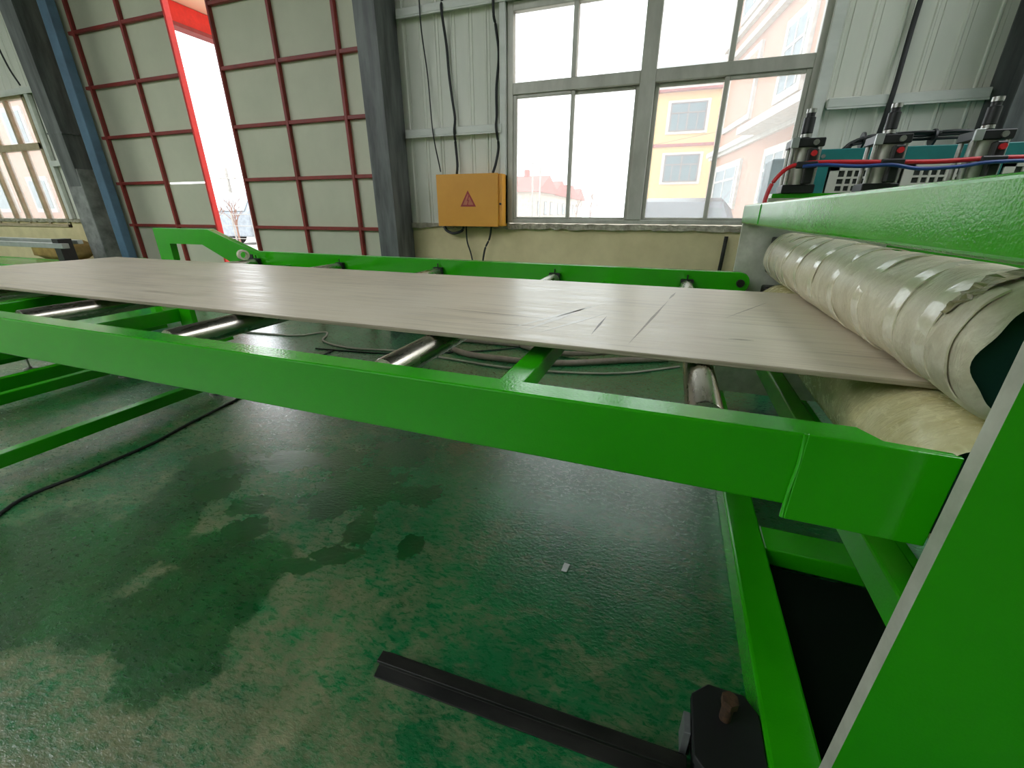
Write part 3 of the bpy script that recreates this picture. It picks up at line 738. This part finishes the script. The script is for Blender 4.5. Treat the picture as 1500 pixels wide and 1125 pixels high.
cable('pipe', [(1.30, YW-.035, 3.4), (1.31, YW-.085, 2.86), (1.315, YW-.035, 2.4), (1.30, YW-.08, 1.96), (1.29, YW-.035, 1.6), (1.28, YW-.035, 1.2)], .016, 'rubber', 'dark conduit running down the wall panels above the teal cabinet', cat='conduit')
cable('cable', [(-8.2, 3.7, 4.3), (-8.25, 3.72, 3.6), (-8.35, 3.75, 3.1), (-8.5, 3.8, 2.85), (-8.7, 3.85, 2.75), (-9.0, 3.9, 2.8)], .016, 'rubber', 'thick dark cable sagging at the top by the tapered column')
cable('cable', [(-8.3, 3.95, 4.3), (-8.45, 3.97, 3.4), (-8.42, 3.98, 3.0), (-8.32, 3.99, 2.76)], .010, 'rubber', 'thin dark cable beside the sagging one above the tan window')
rod = cable('wall_rod', [(.42, YW-.04, .70), (.425, YW-.05, .85), (.43, YW-.04, 1.04)], .016, 'darksteel', 'short dark metal rod on the cream wall beside the press', cat='rod')

# ================================================================== ON THE FLOOR
br = thing('steel_rail', (-.22, .66, 0), 'dark oily steel rail bar lying on the green floor', 'rail')
def rail_bar():
    prof = [(-.038, 0), (.038, 0), (.038, .005), (.007, .011), (.007, .027), (.016, .030), (.016, .040), (-.016, .040), (-.016, .030), (-.007, .027), (-.007, .011), (-.038, .005)]
    p, q = Vector((-.635, .645, .001)), Vector((.190, .672, .001)); d = (q-p).normalized(); s = Vector((-d.y, d.x, 0))
    n = len(prof); V = [p+s*a+Vector((0, 0, b)) for a, b in prof]+[q+s*a+Vector((0, 0, b)) for a, b in prof]
    F = [tuple(range(n)), tuple(range(2*n-1, n-1, -1))]+[(i, i+n, (i+1) % n+n, (i+1) % n) for i in range(n)]
    v, f = bevel_vf(V, F, .0012, 1)
    obj('rail_section', v, f, 'darksteel', br)
rail_bar()
cable('hose', [(-.7, 3.9, .022), (-1.3, 3.75, .022), (-1.85, 3.72, .022), (-1.93, 3.62, .022), (-1.85, 3.42, .022), (-1.6, 3.30, .022), (-1.13, 3.29, .022), (-.75, 3.36, .022), (-.3, 3.6, .022), (.1, 3.8, .022)], .028, 'hose', 'thick beige hose looping on the floor below the far rail', seg=12, cat='hose')
cable('hose', [(-1.45, 3.95, .02), (-1.2, 3.70, .024), (-.9, 3.62, .024), (-.6, 3.64, .04), (-.25, 3.72, .08), (.05, 3.9, .06), (.2, 4.1, .03)], .024, 'hose', 'thinner beige hose lying behind the looping one', seg=12, cat='hose')
cable('cable', [(-4.3, 3.2, .008), (-3.9, 3.24, .008), (-3.6, 3.3, .008), (-3.45, 3.50, .008), (-3.34, 3.42, .008), (-3.2, 3.22, .008), (-2.8, 3.12, .008), (-2.3, 3.2, .008), (-1.9, 3.18, .008), (-1.2, 3.12, .008), (-.6, 3.2, .008), (-.2, 3.35, .008), (.2, 3.66, .008)], .010, 'whitecable', 'thin white cable wandering over the floor under the conveyor')
cable('cable', [(-3.1, 3.0, .006), (-2.4, 3.1, .006), (-1.9, 3.3, .006), (-1.4, 3.6, .006), (-1.0, 4.0, .006)], .006, 'rubber', 'thin black cable crossing the floor under the conveyor')
cable('cable', [(-2.0, .2, .006), (-2.59, .63, .006), (-2.62, .95, .006), (-2.62, 1.25, .006), (-2.67, 1.5, .006), (-2.72, 1.84, .006), (-2.8, 2.3, .006), (-2.9, 3.0, .006)], .008, 'rubber', 'long dark cable on the floor beside the low green tubes')
sc = obj('paper_scrap', [(-.225, 1.16, .004), (-.205, 1.16, .004), (-.20, 1.195, .009), (-.222, 1.2, .006), (-.225, 1.16, .002), (-.205, 1.16, .002), (-.20, 1.195, .007), (-.222, 1.2, .004)], [(0, 1, 2, 3), (7, 6, 5, 4), (0, 4, 5, 1), (1, 5, 6, 2), (2, 6, 7, 3), (3, 7, 4, 0)], 'paper', base=(-.21, 1.18, 0))
tag(sc, 'tiny white paper scrap on the worn green floor', 'scrap')

# ================================================================== BENCH AT FAR LEFT
bn = thing('steel_bench', (-8.2, 3.2, 0), 'low green bench frame with a zinc bar in the far left corner', 'bench')
for y in (2.9, 3.4):
    box('rail', -9.8, -7.15, y-.03, y+.03, .56, .63, G, bn, bev=.005)
    for x in (-9.6, -7.25): box('leg', x-.03, x+.03, y-.03, y+.03, 0, .56, G, bn)
box('top', -9.8, -7.3, 2.93, 3.37, .60, .625, G, bn)
box('zinc_bar', -9.8, -7.02, 3.20, 3.27, .80, .86, 'zinc', bn, bev=.005); box('zinc_bar', -9.8, -7.1, 3.40, 3.46, .84, .89, 'zinc', bn, bev=.005)
box('bracket', -7.25, -7.12, 3.22, 3.36, .62, .91, 'black', bn, bev=.004); box('bracket', -9.4, -9.27, 3.22, 3.36, .62, .91, 'black', bn, bev=.004)
def sack(x, y, z, sx, sy, sz, label, seed):
    bm = bmesh.new(); bmesh.ops.create_cube(bm, size=2)
    bmesh.ops.subdivide_edges(bm, edges=bm.edges[:], cuts=5, use_grid_fill=True)
    rnd = random.Random(seed)
    V = []
    for v in bm.verts:
        c = v.co; e = max(abs(c.x), abs(c.y))
        k = 1-.6*e**4*.8
        V.append((x+c.x*sx, y+c.y*sy, z+sz+c.z*sz*k+rnd.uniform(-.008, .008)))
    bm.verts.index_update(); F = [tuple(w.index for w in f.verts) for f in bm.faces]; bm.free()
    o = obj('sack', V, F, 'sack', smooth=True, base=(x, y, z)); tag(o, label, 'sack')
sack(-8.15, 3.75, 0, .33, .25, .28, 'lower tan sack standing behind the bench at far left', 1)
sack(-8.2, 3.75, .575, .30, .22, .14, 'upper tan sack lying on the other sack behind the bench', 2)

# ================================================================== OUTSIDE
M['yellowwall'] = plain('ochre_render', (214, 172, 110), 0.85, c2=(206, 164, 104), scale=1.2)
M['pinkwall'] = plain('pink_render', (172, 132, 112), 0.85, c2=(164, 124, 105), scale=.8)
M['trimwhite'] = plain('white_trim', (198, 196, 190), 0.8)
M['redband'] = plain('dull_red_band', (150, 66, 66), 0.8)
M['slate'] = plain('grey_roof_glazing', (150, 158, 162), 0.4, c2=(140, 148, 152))
M['pvc'] = plain('dark_window_frame', (112, 92, 92), 0.5)
M['bldglass'] = plain('building_glass', (66, 96, 104), 0.2, c2=(54, 82, 92), scale=.8)
M['curtain'] = plain('pale_curtain', (128, 140, 146), 0.8)
M['redroof'] = plain('red_roof_tiles', (170, 84, 76), 0.8)
M['housewall'] = plain('pale_house_wall', (196, 184, 170), 0.85)
M['bark'] = plain('bare_branches', (150, 118, 104), 0.9)
M['pole'] = plain('concrete_pole', (168, 164, 158), 0.8)
M['carpaint'] = plain('dark_car_paint', (34, 42, 54), 0.4, 0.0)
M['truckwhite'] = plain('white_truck_paint', (150, 158, 166), 0.5)
M['peach'] = plain('peach_sheet', (232, 190, 164), 0.6, c2=(228, 184, 158), scale=.5)

# ochre building, front parallel to the shed
YA = 36.0
ba = thing('apartment_building', (-.3, YA+4, 0), 'ochre building with red bands seen through the window', 'building')
box('wall', -2.2, 5.0, YA, YA+9, -.05, 9.0, 'yellowwall', ba)
box('red_band', -2.28, 5.0, YA-.12, YA, 5.62, 5.80, 'redband', ba); box('cornice', -2.5, 5.0, YA-.35, YA+9, 9.0, 9.28, 'trimwhite', ba)
box('red_band', -2.55, 5.0, YA-.42, YA, 8.92, 9.04, 'redband', ba); box('red_band', -2.55, 5.0, YA-.40, YA+9, 9.28, 9.42, 'redband', ba)
gr = prism('roof_glazing', [(YA+.2, 9.42), (YA+2.4, 11.6), (YA+8.5, 11.6), (YA+8.5, 9.42)], 'x', -2.5, 4.6, 'slate', ba)
for x in (-1.4, -.3, .8, 1.9): obj('roof_bar', *beam_vf((x, YA+.18, 9.46), (x, YA+2.38, 11.64), .07, .07), 'trimwhite', gr)
for z0, z1, cur in ((6.55, 8.28, .5), (3.35, 5.1, .9)):
    w = box('window_surround', -1.46, 1.28, YA-.10, YA, z0-.16, z1+.14, 'trimwhite', ba)
    box('pane', -1.26, 1.08, YA-.11, YA-.095, z0, z1, 'bldglass', w)
    for x in (-1.26, -.09-.05, 1.0): box('frame_bar', x, x+.09, YA-.15, YA-.11, z0, z1, 'pvc', w)
    for z in (z0, z0+(z1-z0)*.62, z1-.07): box('frame_bar', -1.26, 1.08, YA-.15, YA-.11, z, z+.07, 'pvc', w)
    for x in (-.72, .52): box('frame_bar', x, x+.06, YA-.14, YA-.11, z0, z0+(z1-z0)*.62, 'pvc', w)

# pink building on the right: facade line X = 6.2 - .17 Y
pb = thing('apartment_building', (5.0, 18, 0), 'tall pink building close on the right outside the window', 'building')
def fp(y, out=0.0):
    n = Vector((-1, -.17)).normalized(); return Vector((6.2-.17*y, y))+n*out
def fslab(name, y0, y1, z0, z1, o0, o1, mat, parent):
    a, b, c, d = fp(y0, o0), fp(y1, o0), fp(y1, o1), fp(y0, o1)
    poly = [(p.x, p.y) for p in (a, b, c, d)]
    return prism(name, poly, 'z', z0, z1, mat, parent)
fslab('wall', 11, 28, -.05, 12.5, -6, 0, 'pinkwall', pb)
fslab('ledge', 14.5, 28, 4.0, 4.2, 0, .28, 'trimwhite', pb); fslab('ledge', 14.5, 28, 3.86, 4.0, 0, .14, 'trimwhite', pb)
fslab('balcony_slab', 12, 20.5, 4.0, 4.24, .28, .95, 'trimwhite', pb)
fslab('cornice', 11, 28, 7.85, 8.05, 0, .25, 'trimwhite', pb); fslab('cornice', 11, 28, 8.65, 8.85, 0, .2, 'trimwhite', pb)
def fwin(y0, y1, z0, z1, blind=False):
    w = fslab('window_surround', y0, y1, z0, z1, 0, .12, 'trimwhite', pb)
    if blind:
        fslab('recess', y0+.22, y1-.22, z0+.22, z1-.22, .115, .13, 'pinkwall', w); return
    fslab('pane', y0+.28, y1-.28, z0+.25, z1-.25, .115, .13, 'curtain', w)
    ym = (y0+y1)/2
    for y in (y0+.28, ym-.04, y1-.36): fslab('frame_bar', y, y+.08, z0+.25, z1-.25, .13, .16, 'trimwhite', w)
    zt = z0+.25+(z1-z0-.5)*.65
    fslab('frame_bar', y0+.28, y1-.28, zt, zt+.08, .13, .16, 'trimwhite', w)
fwin(22.3, 26.2, 4.85, 7.5, True); fwin(17.7, 19.8, 4.8, 7.2); fwin(22.3, 26.2, 1.4, 3.4); fwin(17.3, 19.6, 1.4, 3.4); fwin(22.6, 26, 9.1, 11.4); fwin(17.5, 19.8, 9.1, 11.4); fwin(13.5, 15.5, 4.8, 7.2)

lb = thing('apartment_building', (-34, 16, 0), 'pale pink building beyond the tan framed window', 'building')
box('wall', -46, -27, 16, 18, -.08, 7.5, 'pinkwall', lb); box('cornice', -46.3, -26.8, 15.7, 18.2, 7.5, 7.9, 'trimwhite', lb)
for x in (-44, -40, -36, -32):
    for z in (1.2, 4.6):
        ww = box('window_surround', x, x+2.0, 15.9, 16, z, z+1.9, 'trimwhite', lb); box('pane', x+.2, x+1.8, 15.87, 15.9, z+.2, z+1.7, 'curtain', ww)

# far houses with red roofs
def house(x, y, w, d, h, label):
    o = thing('house', (x+w/2, y+d/2, 0), label, 'house', 'row of houses down the lane')
    box('wall', x, x+w, y, y+d, -.05, h, 'housewall', o)
    prism('roof', [(y-.4, h), (y+d+.4, h), (y+d/2, h+1.7)], 'x', x-.4, x+w+.4, 'redroof', o)
    for k in range(3):
        for z in (1.0, 3.4):
            if z+1.4 < h:
                ww = box('window', x+w-.01, x+w+.03, y+.6+k*d/3, y+.6+k*d/3+1.1, z, z+1.4, 'pvc', o); box('pane', x+w+.03, x+w+.05, y+.7+k*d/3, y+.5+k*d/3+1.1, z+.1, z+1.3, 'bldglass', ww)
    box('chimney', x+w*.6, x+w*.6+.5, y+d/2-.25, y+d/2+.25, h+1.3, h+2.3, 'redroof', o)
for i, (x, y, lab) in enumerate(((-19.4, 44, 'nearest pale house with a red roof through the left window bay'), (-20.2, 53, 'second pale house with a red roof along the lane'), (-20.8, 62, 'third pale house with a red roof along the lane'), (-21.4, 71, 'farthest pale house with a red roof at the lane end'))):
    house(x, y, 6, 7.5, 3.2, lab)

def tree(x, y, h, label, seed):
    rnd = random.Random(seed); parts = []
    def br(p, d, L, r, lev):
        q = p+d*L; parts.append(cyl_vf(p, q, r, 5, r*.6))
        if lev == 0: return
        for _ in range(3 if lev > 1 else 4):
            nd = (d+Vector((rnd.uniform(-.7, .7), rnd.uniform(-.7, .7), rnd.uniform(.0, .5)))).normalized()
            br(p+d*L*rnd.uniform(.55, 1.0), nd, L*rnd.uniform(.5, .75), r*.55, lev-1)
    br(Vector((x, y, -.08)), Vector((0, 0, 1)), h*.38, h*.02, 4)
    o = obj('bare_tree', *merge(*parts), 'bark', base=(x, y, 0)); tag(o, label, 'tree', 'bare trees outside')
tree(-8.9, 50, 5.2, 'taller bare tree far off left of the dark car', 2); tree(-11.5, 55, 3.6, 'low bare tree at the middle of the lane view', 5)
tree(-13.6, 60, 3.0, 'low bare tree in front of the farthest house', 8); tree(-16.2, 12.9, 2.4, 'thin bare tree right of the white truck in the door gap', 11); tree(-17.9, 13.2, 2.3, 'thin bare tree left of the white truck in the door gap', 13)
def pole(x, y, h, label):
    o = thing('utility_pole', (x, y, 0), label, 'pole', 'utility poles'); cyl('mast', (x, y, -.08), (x, y, h), .11, 'pole', o, 8, .07); box('crossarm', x-.5, x+.5, y-.04, y+.04, h-.5, h-.42, 'pole', o)
pole(-12.5, 40, 5.6, 'left one of two thin poles beyond the left window bay'); pole(-11.8, 40, 5.3, 'right one of two thin poles beyond the left window bay'); pole(-20.6, 16.5, 3.2, 'short pole above the white truck in the door gap')
cable('power_line', [(-16, 30, 4.2), (-10, 30, 4.25), (-3, 30, 4.9), (2, 30, 5.6)], .012, 'rubber', 'thin overhead wire crossing the view through the window', cat='wire')
cable('power_line', [(-24, 14, 6.9), (-18.5, 14, 6.35), (-17.2, 14, 5.8), (-16, 14, 5.6)], .012, 'rubber', 'thin overhead wire above the door gap', cat='wire')

# dark car parked outside
car = thing('car', (.1, 8.8, -.08), 'dark car parked just outside the window', 'car')
def car_shape():
    def loft(secs):
        V, F = [], []
        n = len(secs[0])
        for s in secs: V += s
        for i in range(len(secs)-1):
            for k in range(n): F.append((i*n+k, i*n+(k+1) % n, (i+1)*n+(k+1) % n, (i+1)*n+k))
        F += [tuple(range(n-1, -1, -1)), tuple(range((len(secs)-1)*n, len(secs)*n))]
        return V, F
    def sec(y, hw, z0, z1, r=.12):
        return [(.1-hw+r*.3, y, z0), (.1+hw-r*.3, y, z0), (.1+hw, y, z0+r), (.1+hw, y, z1-r), (.1+hw-r, y, z1), (.1-hw+r, y, z1), (.1-hw, y, z1-r), (.1-hw, y, z0+r)]
    body = loft([sec(6.55, .70, .30, .62), sec(6.7, .86, .18, .78), sec(7.4, .90, .16, .92), sec(8.0, .91, .16, .98), sec(9.8, .91, .16, 1.0), sec(10.6, .88, .18, .98), sec(10.85, .80, .3, .85)])
    shade(obj('body', *body, 'carpaint', car), 35)
    cab = loft([sec(7.55, .82, .9, .97, .03), sec(8.25, .74, .9, 1.40, .10), sec(8.6, .72, .9, 1.47, .12), sec(9.9, .70, .9, 1.45, .12), sec(10.6, .78, .9, 1.0, .05)])
    shade(obj('cabin', *cab, 'carpaint', car), 50)
    wq = [(-.62, 7.66, 1.005), (.82, 7.66, 1.005), (.70, 8.22, 1.385), (-.50, 8.22, 1.385)]
    V = [Vector(p)+Vector((0, -.012, .012)) for p in wq]+[Vector(p)-Vector((0, -.03, .03)) for p in wq]
    obj('windscreen', V, [(0, 1, 2, 3), (7, 6, 5, 4), (0, 4, 5, 1), (1, 5, 6, 2), (2, 6, 7, 3), (3, 7, 4, 0)], 'carglass', car)
    for s in (-1, 1):
        box('mirror', .1+s*.86, .1+s*1.06, 7.75, 7.86, .98, 1.12, 'carpaint', car, bev=.03)
        for y in (7.3, 9.9):
            w = cyl('wheel', (.1+s*.72, y, .24), (.1+s*.92, y, .24), .32, 'black', car, 24); cyl('rim', (.1+s*.921, y, .24), (.1+s*.925, y, .24), .2, 'steel', w, 16)
car_shape()

# white truck and canopy seen through the door gap
tk = thing('truck', (-17.6, 15, -.08), 'white truck seen through the gap between the doors', 'truck')
prism('cab', [(14.0, .25), (15.6, .25), (15.6, 2.0), (14.55, 2.0), (14.05, 1.25)], 'x', -18.6, -16.8, 'truckwhite', tk, bev=.05)
prism('windscreen', [(14.02, 1.28), (14.10, 1.28), (14.55, 1.92), (14.47, 1.92)], 'x', -18.4, -17.0, 'slate', tk)
box('cargo_box', -18.7, -16.7, 15.7, 19.5, .5, 1.75, 'truckwhite', tk, bev=.03)
for x in (-18.5, -17.0):
    for y in (14.6, 18.6): cyl('wheel', (x, y, .27), (x+.22, y, .27), .35, 'black', tk, 20)
fn = thing('wire_fence', (-17.5, 12.3, 0), 'thin metal fence in front of the white truck', 'fence')
for x in (-18.6, -17.6, -16.6, -15.6, -14.6): cyl('post', (x, 12.3, -.08), (x, 12.3, 1.2), .03, 'pole', fn, 8)
for z in (.3, .75, 1.15): cyl('rail', (-19, 12.3, z), (-14.2, 12.3, z), .014, 'pole', fn, 6)
cn = thing('canopy', (-9.0, 6.5, 0), 'red steel canopy outside above the door gap', 'canopy')
box('edge_beam', -8.6, -8.45, 4.5, 11, 4.22, 4.52, 'redbright', cn); box('lower_flange', -8.64, -8.41, 4.5, 11, 4.16, 4.22, 'redband', cn)
box('roof_sheet', -8.6, -5.6, 4.5, 11, 4.53, 4.62, 'peach', cn)
for y in (5.0, 10.7): box('post', -8.6, -8.45, y, y+.15, -.08, 4.52, 'redbright', cn)
